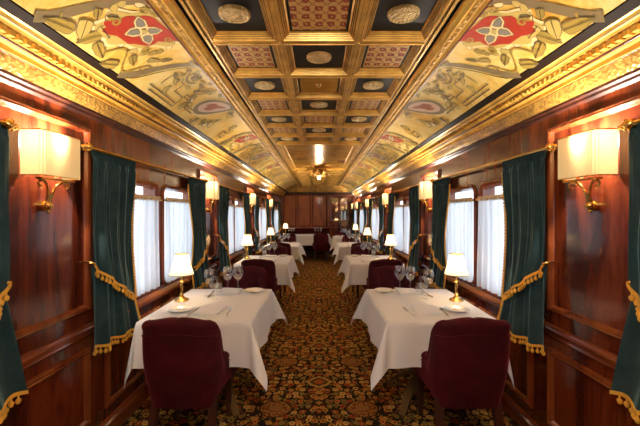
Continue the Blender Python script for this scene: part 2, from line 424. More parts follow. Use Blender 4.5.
# ------------------------------------------------------------------ ceiling
ceil = B().box(-W - .1, W + .1, Y0, Y1 + .06, CH + .05, CH + .12).build('ceiling', 'gold', kind='structure')
XI, XO, ZI, ZO = .775, 1.112, .962, .772
def S(sx, y, t, h=0):      # t 0..1 across the curved painted panel, h = distance below the paint
    x = XI + (XO - XI) * t; z = ZI + (ZO - ZI) * t + .045 * 4 * t * (1 - t) * .8
    nx, nz = -.45, -.89
    return (sx * (x + nx * h), y, EYE + z + nz * h)
LT = .40
for sx, side in SIDES:
    b = B(); b.grid(lambda u, v: S(sx, Y0 + (Y1 - Y0) * u, v), 40, 12); pnl = b.build('painted_panel', 'painted', ceil, smooth=True)
    def sweep2(prof, mat, name):
        q = B(); n = len(prof)
        q.add([(sx * x, y, EYE + z) for y in (Y0, Y1) for x, z in prof], [(i, i + 1, n + i + 1, n + i) for i in range(n - 1)])
        return q.build(name, mat, ceil)
    sweep2([(XO, ZO), (XO + .002, ZO - .006), (1.168, .756), (1.168, .776)], 'brown_band', 'dark_band')
    sweep2([(XI + .004, ZI + .01), (XI + .004, ZI - .008), (XI - .008, ZI - .008)], 'red_line', 'red_line')
    sweep2([(XI - .008, ZI - .008), (.760, .958), (.752, .962)], 'gold_bright', 'band_moulding')
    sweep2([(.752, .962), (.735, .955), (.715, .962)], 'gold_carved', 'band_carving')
    sweep2([(.715, .962), (.700, .955), (.688, .966), (.680, .970), (.674, .985), (.668, .985)], 'gold_bright', 'band_moulding')
    sweep2([(.668, .985), (.664, 1.0), (.650, 1.0), (.648, .985)], 'black', 'black_line')
    sweep2([(.648, .985), (.640, .972), (.625, .972)], 'gold_bright', 'band_moulding')
    # ---- painted ornament
    L = {k: B() for k in ('p_grey', 'p_olive', 'p_olive2', 'p_red', 'p_cream', 'p_dark', 'p_pink', 'p_rust', 'p_steel')}
    def SM(y, t, h): return S(sx, y, t / LT, h)
    def blob(k, cy, ct, fr, h, rot=0, n=28, rings=3):
        if cy > 11.2: return
        vs = [SM(cy, ct, h)]
        for r in range(1, rings + 1):
            for i in range(n):
                a = 2 * pi * i / n; rx, ry = fr(a); rx *= r / rings; ry *= r / rings
                yy = cy + rx * cos(rot) - ry * sin(rot); tt = ct + rx * sin(rot) + ry * cos(rot)
                vs.append(SM(yy, max(.0, min(LT + .045, tt)), h))
        fs = [(0, 1 + i, 1 + (i + 1) % n) for i in range(n)]
        for r in range(rings - 1): fs += [(1 + r * n + i, 1 + (r + 1) * n + i, 1 + (r + 1) * n + (i + 1) % n, 1 + r * n + (i + 1) % n) for i in range(n)]
        L[k].add(vs, fs)
    def ell(a_, b_): return lambda a: (a_ * cos(a), b_ * sin(a))
    def leaf(k, y, t, ln, wd, rot, h): blob(k, y, t, lambda a: (ln / 2 * cos(a), wd / 2 * sin(a) * (1 - .55 * cos(a)) * (1 + .12 * cos(5 * a))), h, rot, 20, 2)
    _leaf = leaf
    def leaf(k, y, t, ln, wd, rot, h): _leaf('p_grey', y, t, ln * .8 + .008, wd * .8 + .008, rot, h - .0008); _leaf(k, y, t, ln * .8, wd * .8, rot, h)
    def rib(k, pts, w, h):
        vs = []
        for i, (y, t) in enumerate(pts):
            y0, t0 = pts[max(i - 1, 0)]; y1, t1 = pts[min(i + 1, len(pts) - 1)]
            d = Vector((y1 - y0, t1 - t0)); d = d.normalized() if d.length else Vector((1, 0)); ww = (w(i / (len(pts) - 1)) if callable(w) else w) * (1.3 if k in ('p_olive', 'p_grey') else 1)
            for s_ in (-1, 1): vs.append(SM(y - d.y * s_ * ww / 2, max(0, min(LT + .03, t + d.x * s_ * ww / 2)), h))
        L[k].add(vs, [(2 * i, 2 * i + 1, 2 * i + 3, 2 * i + 2) for i in range(len(pts) - 1)])
    def spiral(k, y, t, r0, turns, a0, w, h, dr=1):
        rib(k, [(y + r0 * (1 - i / 30 * .85) * cos(a0 + dr * turns * 2 * pi * i / 30), t + r0 * (1 - i / 30 * .85) * sin(a0 + dr * turns * 2 * pi * i / 30)) for i in range(31)], lambda u: w * (1.1 - .6 * u), h)
    def poly(k, pts, w, h):
        out = []
        for (a, b_), (c, d) in zip(pts, pts[1:]): out += [(a + (c - a) * i / 4, b_ + (d - b_) * i / 4) for i in range(4)]
        rib(k, out + [pts[-1]], w, h)
    rnd = random.Random(3)
    for k in range(-1, 5):
        o = P * k
        # dark arcs bounding the red cartouche bay
        rib('p_grey', [(o + 1.24 + .20 * (1 - (i / 16)) ** .6, LT * i / 16) for i in range(17)], .035, .003)
        rib('p_grey', [(o + 1.76 + .30 * (1 - (i / 16)) ** .6, LT * i / 16) for i in range(17)], .030, .003)
        rib('p_dark', [(o + 1.80 + .30 * (1 - (i / 16)) ** .6, LT * i / 16) for i in range(17)], .005, .003)
        cy, ct = o + 1.61, .135
        blob('p_cream', cy, ct, lambda a: ((.230 + .020 * cos(8 * a)) * cos(a), (.138 + .014 * cos(8 * a)) * sin(a)), .003, -.75, 64)
        blob('p_olive2', cy, ct, lambda a: ((.212 + .018 * cos(8 * a + .5)) * cos(a), (.122 + .012 * cos(8 * a + .5)) * sin(a)), .0045, -.75, 64)
        blob('p_red', cy, ct, lambda a: ((.178 + .020 * cos(4 * a) + .014 * cos(11 * a)) * cos(a), (.098 + .012 * cos(4 * a) + .008 * cos(9 * a + 1)) * sin(a)), .006, -.75, 48)
        for j in range(4):
            a = j * pi / 2 + .35
            leaf('p_cream', cy + .065 * cos(a), ct + .05 * sin(a), .11, .075, a, .0075); leaf('p_steel', cy + .068 * cos(a), ct + .052 * sin(a), .075, .045, a, .009)
        blob('p_olive2', cy, ct, ell(.016, .014), .010)
        for j in range(18):
            a = j * pi / 9 + rnd.random() * .3; leaf(rnd.choice(['p_olive2', 'p_cream', 'p_olive']), cy + .20 * cos(a), max(.02, ct + .142 * sin(a)), .06, .034, a + 1.2, .0042)
        for a in (.6, 2.5, 3.8, 5.6):
            spiral('p_olive', cy + .16 * cos(a), ct + .125 * sin(a), .028, 1.3, a, .010, .007)
        # vine with big leaves at the outer side
        for (dy, t, ln, wd, rot, kk) in ((1.33, .37, .16, .06, 2.9, 'p_olive'), (1.42, .33, .12, .07, 1.0, 'p_olive2'), (1.47, .345, .13, .06, 2.1, 'p_olive'), (1.56, .36, .12, .055, .4, 'p_olive'), (1.50, .28, .10, .055, .2, 'p_olive2'),
                                         (1.66, .385, .12, .05, 2.7, 'p_olive'), (1.40, .24, .07, .035, .8, 'p_olive'), (1.45, .20, .06, .03, 2.4, 'p_grey'), (1.75, .30, .09, .04, .5, 'p_olive'),
                                         (1.85, .22, .10, .035, 5.6, 'p_olive2'), (1.90, .16, .08, .03, 5.2, 'p_olive')):
            leaf(kk, o + dy, t, ln, wd, rot, .006); rib('p_dark', [(o + dy - ln * .42 * cos(rot), t - ln * .42 * sin(rot)), (o + dy + ln * .4 * cos(rot), t + ln * .4 * sin(rot))], .0035, .008)
        rib('p_olive', [(o + 1.30 + .55 * i / 24, .33 + .05 * sin(i * .7)) for i in range(25)], .007, .0045)
        spiral('p_olive', o + 1.50, .22, .05, 1.6, 0, .007, .0045); spiral('p_grey', o + 1.88, .30, .045, 1.5, 2, .007, .0045)
        # fret and scroll bay
        for dd in (0, .028):
            poly('p_dark', [(o + 2.02 - dd, .37 - dd), (o + 2.35, .37 - dd), (o + 2.35, .24 + dd), (o + 2.47 - dd, .24 + dd), (o + 2.47 - dd, .33 - dd), (o + 2.62, .33 - dd)], .007, .0045)
        poly('p_dark', [(o + 2.06, .30), (o + 2.06, .20), (o + 2.22, .20), (o + 2.22, .28), (o + 2.34, .28)], .007, .0045)
        poly('p_dark', [(o + 1.02, .36), (o + 1.02, .27), (o + 1.13, .27), (o + 1.13, .34), (o + 1.06, .34), (o + 1.06, .30)], .010, .0045)
        spiral('p_grey', o + 2.20, .10, .075, 1.7, .4, .011, .0045); spiral('p_olive', o + 2.42, .12, .06, 1.5, 3, .010, .0045, -1)
        spiral('p_grey', o + 1.08, .16, .06, 1.5, 1, .010, .0045); spiral('p_olive', o + 1.15, .22, .05, 1.5, 4, .008, .0045, -1)
        oy = o + 2.74
        blob('p_cream', oy, .15, ell(.235, .130), .003, -.65, 40); blob('p_grey', oy, .15, ell(.218, .116), .0045, -.65, 40)
        blob('p_pink', oy, .15, ell(.175, .084), .006, -.65, 40); blob('p_rust', oy, .15, lambda a: ((.10 + .03 * cos(5 * a)) * cos(a), (.04 + .02 * cos(3 * a)) * sin(a)), .0075, -.65, 40)
        for j in range(34):
            a = rnd.random() * 6.28; yy = oy + (.28 + .08 * rnd.random()) * cos(a); tt = .18 + (.15 + .05 * rnd.random()) * sin(a)
            if tt < .02: continue
            leaf(rnd.choice(['p_olive', 'p_olive2', 'p_grey', 'p_cream']), yy, tt, .05 + .06 * rnd.random(), .03, rnd.random() * 6.28, .006)
        for j in range(4): spiral('p_olive', oy + (-.30, -.26, .27, .33)[j], (.08, .30, .31, .10)[j], .05, 1.5, j * 1.3, .008, .0045, (1, -1)[j % 2])
        for j in range(24):
            leaf(rnd.choice(['p_olive', 'p_olive2', 'p_grey']), o + 2.0 + rnd.random() * .45, .03 + .33 * rnd.random(), .04 + .05 * rnd.random(), .026, rnd.random() * 6.28, .006)
    NM = dict(p_grey='painted_arc', p_olive='painted_leaves', p_olive2='painted_pale_leaves', p_red='painted_cartouche', p_cream='painted_scroll_frame', p_dark='painted_fret', p_pink='painted_oval', p_rust='painted_figure', p_steel='painted_flower')
    for k, bb in L.items(): bb.build(NM[k], k, pnl)
# coffer grid
ZR = .975
cm = lambda u, v, h: (u, v, EYE + ZR + h)
CF = [(0, .006), (.014, .006), (.016, 0), (.024, 0), (.026, .007), (.034, .007), (.036, .014), (.044, .014), (.046, .020), (.052, .020), (.054, .028), (.062, .034)]
def coffers(ys):
    grid = B(); 
    for j, y in enumerate(ys):
        for ci, (a, c) in enumerate(((-.625, -.223), (-.223, .223), (.223, .625))):
            f_ = B(); frame(f_, cm, a, c, y, y + .445, CF); cfo = f_.build('coffer_frame', 'gold_bright', ceil)
            f_ = B()
            for i_, h_ in ((.0125, .0055), (.0325, .0065), (.0425, .0135), (.0510, .0195)): frame(f_, cm, a, c, y, y + .445, [(i_, h_), (i_ + .003, h_)])
            f_.build('coffer_line', 'groove', cfo)
            par = (j + (ci == 1)) % 2      # 1 = patterned
            pz = EYE + ZR + .034
            plainc = (ci == 1 and j % 4 == 0)
            par2 = 1 if plainc else par
            x0, x1, y0_, y1_ = a + .06, c - .06, y + .06, y + .385
            B().box(x0 - .003, x1 + .003, y0_ - .003, y1_ + .003, pz, pz + .004).build('coffer_panel', 'black', ceil)
            if par2:
                B().box(x0 + .018, x1 - .018, y0_ + .018, y1_ - .018, pz - .003, pz).build('floral_panel', 'amber' if plainc else 'coffer_pattern', ceil)
            if plainc:
                b = B(); b.lathe([(.0001, -.022), (.008, -.02), (.012, -.010), (.02, -.004), (.024, 0)], ((x0 + x1) / 2, (y0_ + y1_) / 2, pz - .003), 16); b.build('ceiling_boss', 'brass', ceil, smooth=True)
            elif not par2:
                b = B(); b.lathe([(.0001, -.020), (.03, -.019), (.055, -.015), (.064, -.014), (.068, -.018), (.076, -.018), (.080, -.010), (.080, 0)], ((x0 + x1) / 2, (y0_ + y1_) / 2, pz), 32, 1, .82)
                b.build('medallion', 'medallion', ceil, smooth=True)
    # small leaf drops at crossings along the two longitudinal ribs
    b = B()
    for y in ys:
        for x in (-.223, .223): b.ball((x, y, EYE + ZR), .012, 8, .5)
    b.build('rib_stud', 'gold_bright', ceil, smooth=True)
ys1 = [1.82 - .445 * 3 + .445 * i for i in range(9)]
coffers(ys1)
yc = ys1[-1] + .445
ys2 = [7.22 + .445 * i for i in range(9)]
coffers(ys2)
b = B(); frame(b, cm, -.625, .625, yc, 7.22, CF + [(.10, .04), (.11, .03), (.12, .045)]); b.build('coffer_frame', 'gold_bright', ceil)
B().box(-.56, .56, yc + .06, 7.16, EYE + ZR + .04, EYE + ZR + .05).build('lacquer_panel', 'amber', ceil)
B().box(-.625, .625, Y0, ys1[0], EYE + ZR, EYE + ZR + .02).build('plain_panel', 'gold', ceil)
B().box(-.625, .625, ys2[-1] + .445, Y1, EYE + ZR, EYE + ZR + .02).build('plain_panel', 'gold', ceil)
# ------------------------------------------------------------------ curtains
def tassels(b, pts, ln=.040, r=.0098):
    for p in pts: b.lathe([(.002, 0), (r * .3, -.003), (r * .35, -ln * .42), (r, -ln * .58), (r * 1.05, -ln * .78), (r * .6, -ln), (.0005, -ln)], p, 6)
def make_curtain(sx, dr):      # dr=+1: hook side nearest the camera
    def mk():
        r = empty('velvet_curtain', (0, 0, 0)); WD = .44
        def xin(d): return sx * -d
        def up(u, v):
            zt = 1.795; zb = 1.14 - .285 * u ** .85 - .02 * sin(u * pi)
            z = zt + (zb - zt) * v
            wid = WD * (1 - .16 * sin(pi * min(1, v * .8)) ** 2); s_ = u * wid
            amp = .019 * (1 - .75 * v ** 3)
            d = .055 + amp * (.8 * sin(u * 2 * pi * 4.6 + v * 2.2 * u + 1.6 * sin(u * 7 + v)) + .35 * sin(u * 2 * pi * 10 + 2 + v * 2.5) + .25 * sin(u * 31 - v * 5)) + .05 * v * v * sin(pi * min(1, u * 1.05)) + .006 * sin(u * 23 - v * 4) * v
            if v < .06: d = .05 + .012 * sin(u * 2 * pi * 15)
            return (xin(d), dr * s_, z)
        b = B(); b.grid(up, 120, 26); drape = b.build('drape', 'green_velvet', r, smooth=True, angle=80)
        def tail(u, v):
            z0 = 1.15 - .23 * u; zb = .665 - .02 * u + .008 * sin(u * 20)
            z = z0 + (zb - z0) * v
            s_ = (.01 + .37 * u) + (-.05 + .09 * u) * v
            d = .038 + .014 * (.5 + .6 * v) * (sin(u * 2 * pi * 3.3 + .5 + 1.4 * sin(u * 6) + v) + .35 * sin(u * 41 + v * 3)) + .045 * v + .01 * u
            return (xin(d), dr * s_, z)
        b = B(); b.grid(tail, 80, 12); tl_ = b.build('tail', 'green_velvet', r, smooth=True, angle=80)
        # fringes
        def fringe(path, step, name, drop=True, band=.014):
            b = B(); acc = 0; ps = [Vector(p) for p in path]; T = []
            b.add([p + Vector((xin(.004), 0, band * .5)) for p in ps] + [p + Vector((xin(.004), 0, -band * .6)) for p in ps] + [p + Vector((xin(-.003), 0, -band * .6)) for p in ps] + [p + Vector((xin(-.003), 0, band * .5)) for p in ps],
                  [(k * len(ps) + i, k * len(ps) + i + 1, ((k + 1) % 4) * len(ps) + i + 1, ((k + 1) % 4) * len(ps) + i) for k in range(4) for i in range(len(ps) - 1)])
            for a, c in zip(ps, ps[1:]):
                acc += (c - a).length
                if acc > step: acc -= step; T.append(c + Vector((0, 0, -.003)))
            tassels(b, T); b.build(name, 'gold_thread', drape if name == 'hem_fringe' else tl_, smooth=True)
        hem = [up(i / 80, 1) for i in range(81)]; hem = [(x + xin(.004), y, z) for x, y, z in hem]
        fringe(hem, .027, 'hem_fringe')
        th = [tail(i / 80, 1) for i in range(81)]; fringe(th, .027, 'tail_fringe')
        le = [up(1, i / 40) for i in range(3, 41)]
        b = B(); b.tube([(x, y + dr * .004, z) for x, y, z in le], .006, 6)
        for x, y, z in le[::1]: b.ball((x + xin(.002), y + dr * .014, z - .01), .0085, 6, 1.2)
        te = [tail(1, i / 14) for i in range(4, 15)]; b.tube(te, .006, 6)
        for x, y, z in te: b.ball((x, y + dr * .012, z), .008, 6, 1.2)
        b.build('edge_fringe', 'gold_thread', r, smooth=True)
        b = B().tube([(xin(-.0), dr * .004, 1.15), (xin(.03), dr * .002, 1.153), (xin(.055), dr * .004, 1.145)], .005, 6); b.ball((xin(.060), dr * .006, 1.143), .010)
        b.build('tieback_hook', 'brass', r, smooth=True)
        return r
    return Proto(mk)
def make_rod(sx, ln=1.84):
    def mk():
        r = empty('curtain_rod', (0, 0, 0)); b = B()
        n = 90; b.tube([(0, -ln / 2 + ln * i / n, .0) for i in range(n + 1)], .0105, 8, [1 + .25 * (i % 2) for i in range(n + 1)])
        b.build('rod', 'brass', r, smooth=True)
        for s_ in (-1, 1):
            q = B(); y = s_ * ln / 2
            q.ball((0, y, 0), .024, 12); q.ball((0, y + s_ * .028, 0), .016, 10); q.ball((0, y + s_ * .045, 0), .009, 8)
            q.lathe([(.010, 0), (.016, .004), (.010, .008)], (0, y - s_ * .022, -.004), 10)
            for k in range(6):
                a = k * pi / 3; q.ball((.019 * cos(a), y + s_ * .010, .019 * sin(a)), .009, 6)
            q.build('finial', 'brass', r, smooth=True)
            q = B().tube([(0, y - s_ * .04, 0), (sx * .03, y - s_ * .04, -.01), (sx * .055, y - s_ * .04, 0)], .006); q.ball((sx * .055, y - s_ * .04, 0), .014)
            q.build('bracket', 'brass', r, smooth=True)
        return r
    return Proto(mk)
BW = ['the bay beside the camera', 'the nearest window bay', 'the second window bay', 'the third window bay', 'the fourth window bay']
for sx, side in SIDES:
    pn, pf, rr = make_curtain(sx, 1), make_curtain(sx, -1), make_rod(sx)
    for k, c in enumerate(BC):
        rr.place((sx * (W - .058), c, 1.80), 0, 'twisted brass curtain rod over %s, %s wall' % (BW[k], side), 'curtain rod', 'brass curtain rods over the bays')
        if k: pn.place((sx * W, c - .885, 0), 0, 'green velvet curtain with gold fringe, nearer side of %s, %s wall' % (BW[k], side), 'curtain', 'green velvet curtains')
        pf.place((sx * W, c + .925, 0), 0, 'green velvet curtain with gold fringe, farther side of %s, %s wall' % (BW[k], side), 'curtain', 'green velvet curtains')
    if sx == 1: pn.place((sx * W, 11.72, 0), 0, 'green velvet curtain in the passage beyond the glazed cabinet', 'curtain', 'green velvet curtains')
# ------------------------------------------------------------------ wall sconces
def light(name, loc, e, col=(1, .88, .73), rad=.02, parent=None):
    l = bpy.data.lights.new(name, 'POINT'); l.energy = e; l.color = col; l.shadow_soft_size = rad
    o = bpy.data.objects.new(name, l); COL.objects.link(o); o.location = loc
    if parent: o.parent = parent
    return o
SC_E, TL_E = 13.0, .8
def make_sconce(sx):
    def mk():
        r = empty('wall_sconce', (0, 0, 0)); D = .108; HW = .116; b = B()
        # shade plan: from wall, rounded box front, pleated
        plan = []
        def pl(t):
            # perimeter from (0,-HW) out to front and back
            segs = [((-0.0, -HW), (D - .025, -HW)), 'a', ((D, -HW + .025), (D, HW - .025)), 'b', ((D - .025, HW), (0, HW))]
            Ls = [D - .025, pi / 2 * .025, 2 * HW - .05, pi / 2 * .025, D - .025]; s_ = t * sum(Ls); i = 0
            while i < 4 and s_ > Ls[i]: s_ -= Ls[i]; i += 1
            f = s_ / Ls[i]
            if i == 1: a = -pi / 2 + f * pi / 2; return (D - .025 + .025 * cos(a), -HW + .025 + .025 * sin(a))
            if i == 3: a = f * pi / 2; return (D - .025 + .025 * cos(a), HW - .025 + .025 * sin(a))
            (a0, b0), (a1, b1) = segs[i]; return (a0 + (a1 - a0) * f, b0 + (b1 - b0) * f)
        z0, z1 = 1.605, 1.812
        def f(u, v):
            d, y = pl(u); k = .0045 * (1, 0, -1, 0)[int(round(u * 120)) % 4]; fl = 1
            return (-sx * (max(.004, d * fl) + (k if 0 < u < 1 else 0)), y * fl, z0 + (z1 - z0) * v)
        b.grid(f, 120, 4); shd = b.build('shade', 'shade', r)
        q = B()
        for z, fl in ((z0, 1.01), (z1, 1.01)): B().tube([(-sx * max(.004, pl(i / 40)[0] * fl), pl(i / 40)[1] * fl, z) for i in range(41)], .003, 6).build('shade_trim', 'brass', shd, smooth=True)
        q = B(); q.box(*sorted((-sx * .055, -sx * .085)), -.10, .10, 1.588, 1.598)
        for s_ in (-1, 1):
            q.tube([(-sx * (.03 + .03 * t), s_ * (.008 + .066 * t ** 2.2), 1.475 + .11 * sin(t * pi / 2 * 1.05)) for t in [i / 14 for i in range(15)]], .0065, 7)
            q.tube([(-sx * .06, s_ * (.074 + .014 * sin(a)), 1.571 + .014 * cos(a)) for a in [i * .45 for i in range(9)]], .0055, 6)
        q.tube([(-sx * .035, 0, 1.48), (-sx * .04, 0, 1.53)], .010, 7)
        q.build('bracket', 'brass', r, smooth=True)
        q = B(); q.ball((-sx * .030, 0, 1.468), .022, 14); q.tube([(0, 0, 1.468), (-sx * .02, 0, 1.468)], .026, 14); q.ball((-sx * .030, 0, 1.44), .009, 8)
        q.build('wall_knob', 'brass', r, smooth=True)
        q = B(); q.ball((-sx * .07, 0, 1.70), .018, 10, 1.5); q.tube([(-sx * .07, 0, 1.60), (-sx * .07, 0, 1.68)], .008); q.build('bulb_holder', 'porcelain', r, smooth=True)
        light('sconce_light', (-sx * .070, 0, 1.785), SC_E, parent=r)
        return r
    return Proto(mk)
for sx, side in SIDES:
    ps = make_sconce(sx)
    names = ['beside the camera', 'on the nearest panel', 'between the nearest and second window bays', 'between the second and third window bays', 'between the third and fourth window bays', 'by the glazed cabinet']
    for k in range(0, 6):
        y = .40 - P / 2 + P * k
        if sx < 0 and k == 5: continue
        if k == 5: y = 10.72
        ps.place((sx * W, y, 0), 0, 'pleated cream wall light on brass scrolls, %s wall, %s' % (side, names[k]), 'wall light', 'pleated wall lights')
    if sx == 1: ps.place((sx * W, 12.15, 0), 0, 'pleated cream wall light in the passage beyond the glazed cabinet', 'wall light', 'pleated wall lights')
# ------------------------------------------------------------------ ceiling light
cl = empty('ceiling_light', (0, 7.0, 0)); tag(cl, 'ornate gilt ceiling light with leaves and a glowing globe', 'ceiling light')
b = B().lathe([(.0001, EYE + .985), (.12, EYE + .985), (.13, EYE + .97), (.10, EYE + .955), (.05, EYE + .94), (.022, EYE + .90), (.03, EYE + .87), (.05, EYE + .84), (.035, EYE + .815), (.0001, EYE + .81)], (0, 0, 0), 28)
b.build('rosette', 'gold_carved', cl, smooth=True)
for k in range(8):
    a = k * pi / 4 + .2; b = B()
    b.grid(lambda u, v: ((.05 + .22 * u) * cos(a) - (v - .5) * .12 * sin(pi * min(1, u + .15)) * sin(a), (.05 + .22 * u) * sin(a) + (v - .5) * .12 * sin(pi * min(1, u + .15)) * cos(a), EYE + .87 + .09 * sin(u * 4) - .03 * abs(v - .5)), 10, 4)
    b.tube([(.03 * cos(a), .03 * sin(a), EYE + .85), (.12 * cos(a), .12 * sin(a), EYE + .82), (.2 * cos(a), .2 * sin(a), EYE + .86)], .006)
    b.build('gilt_leaf', 'gold_leafy', cl, smooth=True)
B().ball((0, 0, EYE + .785), .03, 16).build('globe', 'bulb', cl, smooth=True)
light('globe_light', (0, 0, EYE + .74), 7, (1, .80, .58), .03, cl)
# ------------------------------------------------------------------ tables
TOPZ = .742
def make_table(wx, wy):
    def mk():
        r = empty('dining_table', (0, 0, 0))
        B().rbox(-wx / 2 + .004, wx / 2 - .004, -wy / 2 + .004, wy / 2 - .004, .705, TOPZ, .012).build('tabletop', 'wood_dark', r)
        B().lathe([(.0001, .17), (.05, .17), (.055, .2), (.04, .25), (.035, .6), (.05, .68), (.12, .705)], (0, 0, 0), 16).build('pedestal', 'black', r, smooth=True)
        for k in range(4):
            a = pi / 4 + k * pi / 2; L_ = min(wx, wy) * .42; b = B()
            pts = [(.03, .22, .034), (.12, .19, .032), (.22, .12, .028), (L_, .02, .024)]
            vs = []
            for d, z, w_ in pts:
                for s_, zz in ((-1, 0), (1, 0), (1, -.03), (-1, -.03)): vs.append((d * cos(a) - s_ * w_ * sin(a), d * sin(a) + s_ * w_ * cos(a), max(0.0, z + zz)))
            b.add(vs, [(4 * i + j, 4 * i + (j + 1) % 4, 4 * i + 4 + (j + 1) % 4, 4 * i + 4 + j) for i in range(3) for j in range(4)] + [(0, 1, 2, 3), (12, 13, 14, 15)])
            b.build('leg', gold_leg, r)
        return r
    return Proto(mk)
gold_leg = plain('bronze_leg', (.13, .08, .025), .45, .5)
def cloth_mesh(wx, wy, oh, ohout, name, seed=0, so=0):
    """so: sign of the side against the wall (shorter flare there)"""
    rnd = random.Random(seed); ph = [rnd.random() * 6 for _ in range(6)]
    def axis(w, o, n1, n2):
        a = [-w / 2 - o + o * i / n1 for i in range(n1)] + [-w / 2 + w * i / n2 for i in range(n2 + 1)] + [w / 2 + o * (i + 1) / n1 for i in range(n1)]
        return a
    U, V = axis(wx, oh, 14, 20), axis(wy, oh, 14, 20)
    def mp(u, v):
        su = 1 if u > 0 else -1; sv = 1 if v > 0 else -1
        du = max(abs(u) - wx / 2, 0); dv = max(abs(v) - wy / 2, 0)
        fu = .35 if (so and su == so) else 1
        def base(r, q, f): t = r / oh; return (.006 * min(1, r / .01) + (.022 * t + .010 * t * sin(q * 15 + ph[0]) + .007 * t * sin(q * 27 + ph[1]))) * f
        z = .7455 + .0012 * sin(u * 8 + ph[2]) * sin(v * 7 + ph[3])
        if du == 0 and dv == 0: return (u, v, z)
        if dv == 0: return (su * (wx / 2 + base(du, v, fu)), v, z - du)
        if du == 0: return (u, sv * (wy / 2 + base(dv, u, 1)), z - dv)
        r = sqrt(du * du + dv * dv); th = atan2(dv, du); bl = (.34 if fu == 1 else .15) * sin(2 * th) ** .8
        h = bl * r; zz = sqrt(max(0, r * r - h * h)); bx = base(min(r, oh * 1.2), sv * wy / 2, fu) * cos(th); by = base(min(r, oh * 1.2), su * wx / 2, 1) * sin(th)
        k = .016 * sin(4 * th) * r / oh
        return (su * (wx / 2 + bx + h * .72 * (1 if fu == 1 else .6) + k), sv * (wy / 2 + by + h * .72 - k), z - zz)
    b = B(); n = len(V)
    b.add([mp(u, v) for u in U for v in V], [(i * n + j, (i + 1) * n + j, (i + 1) * n + j + 1, i * n + j + 1) for i in range(len(U) - 1) for j in range(n - 1)])
    o = b.build(name, 'linen', smooth=True, angle=70)
    return o
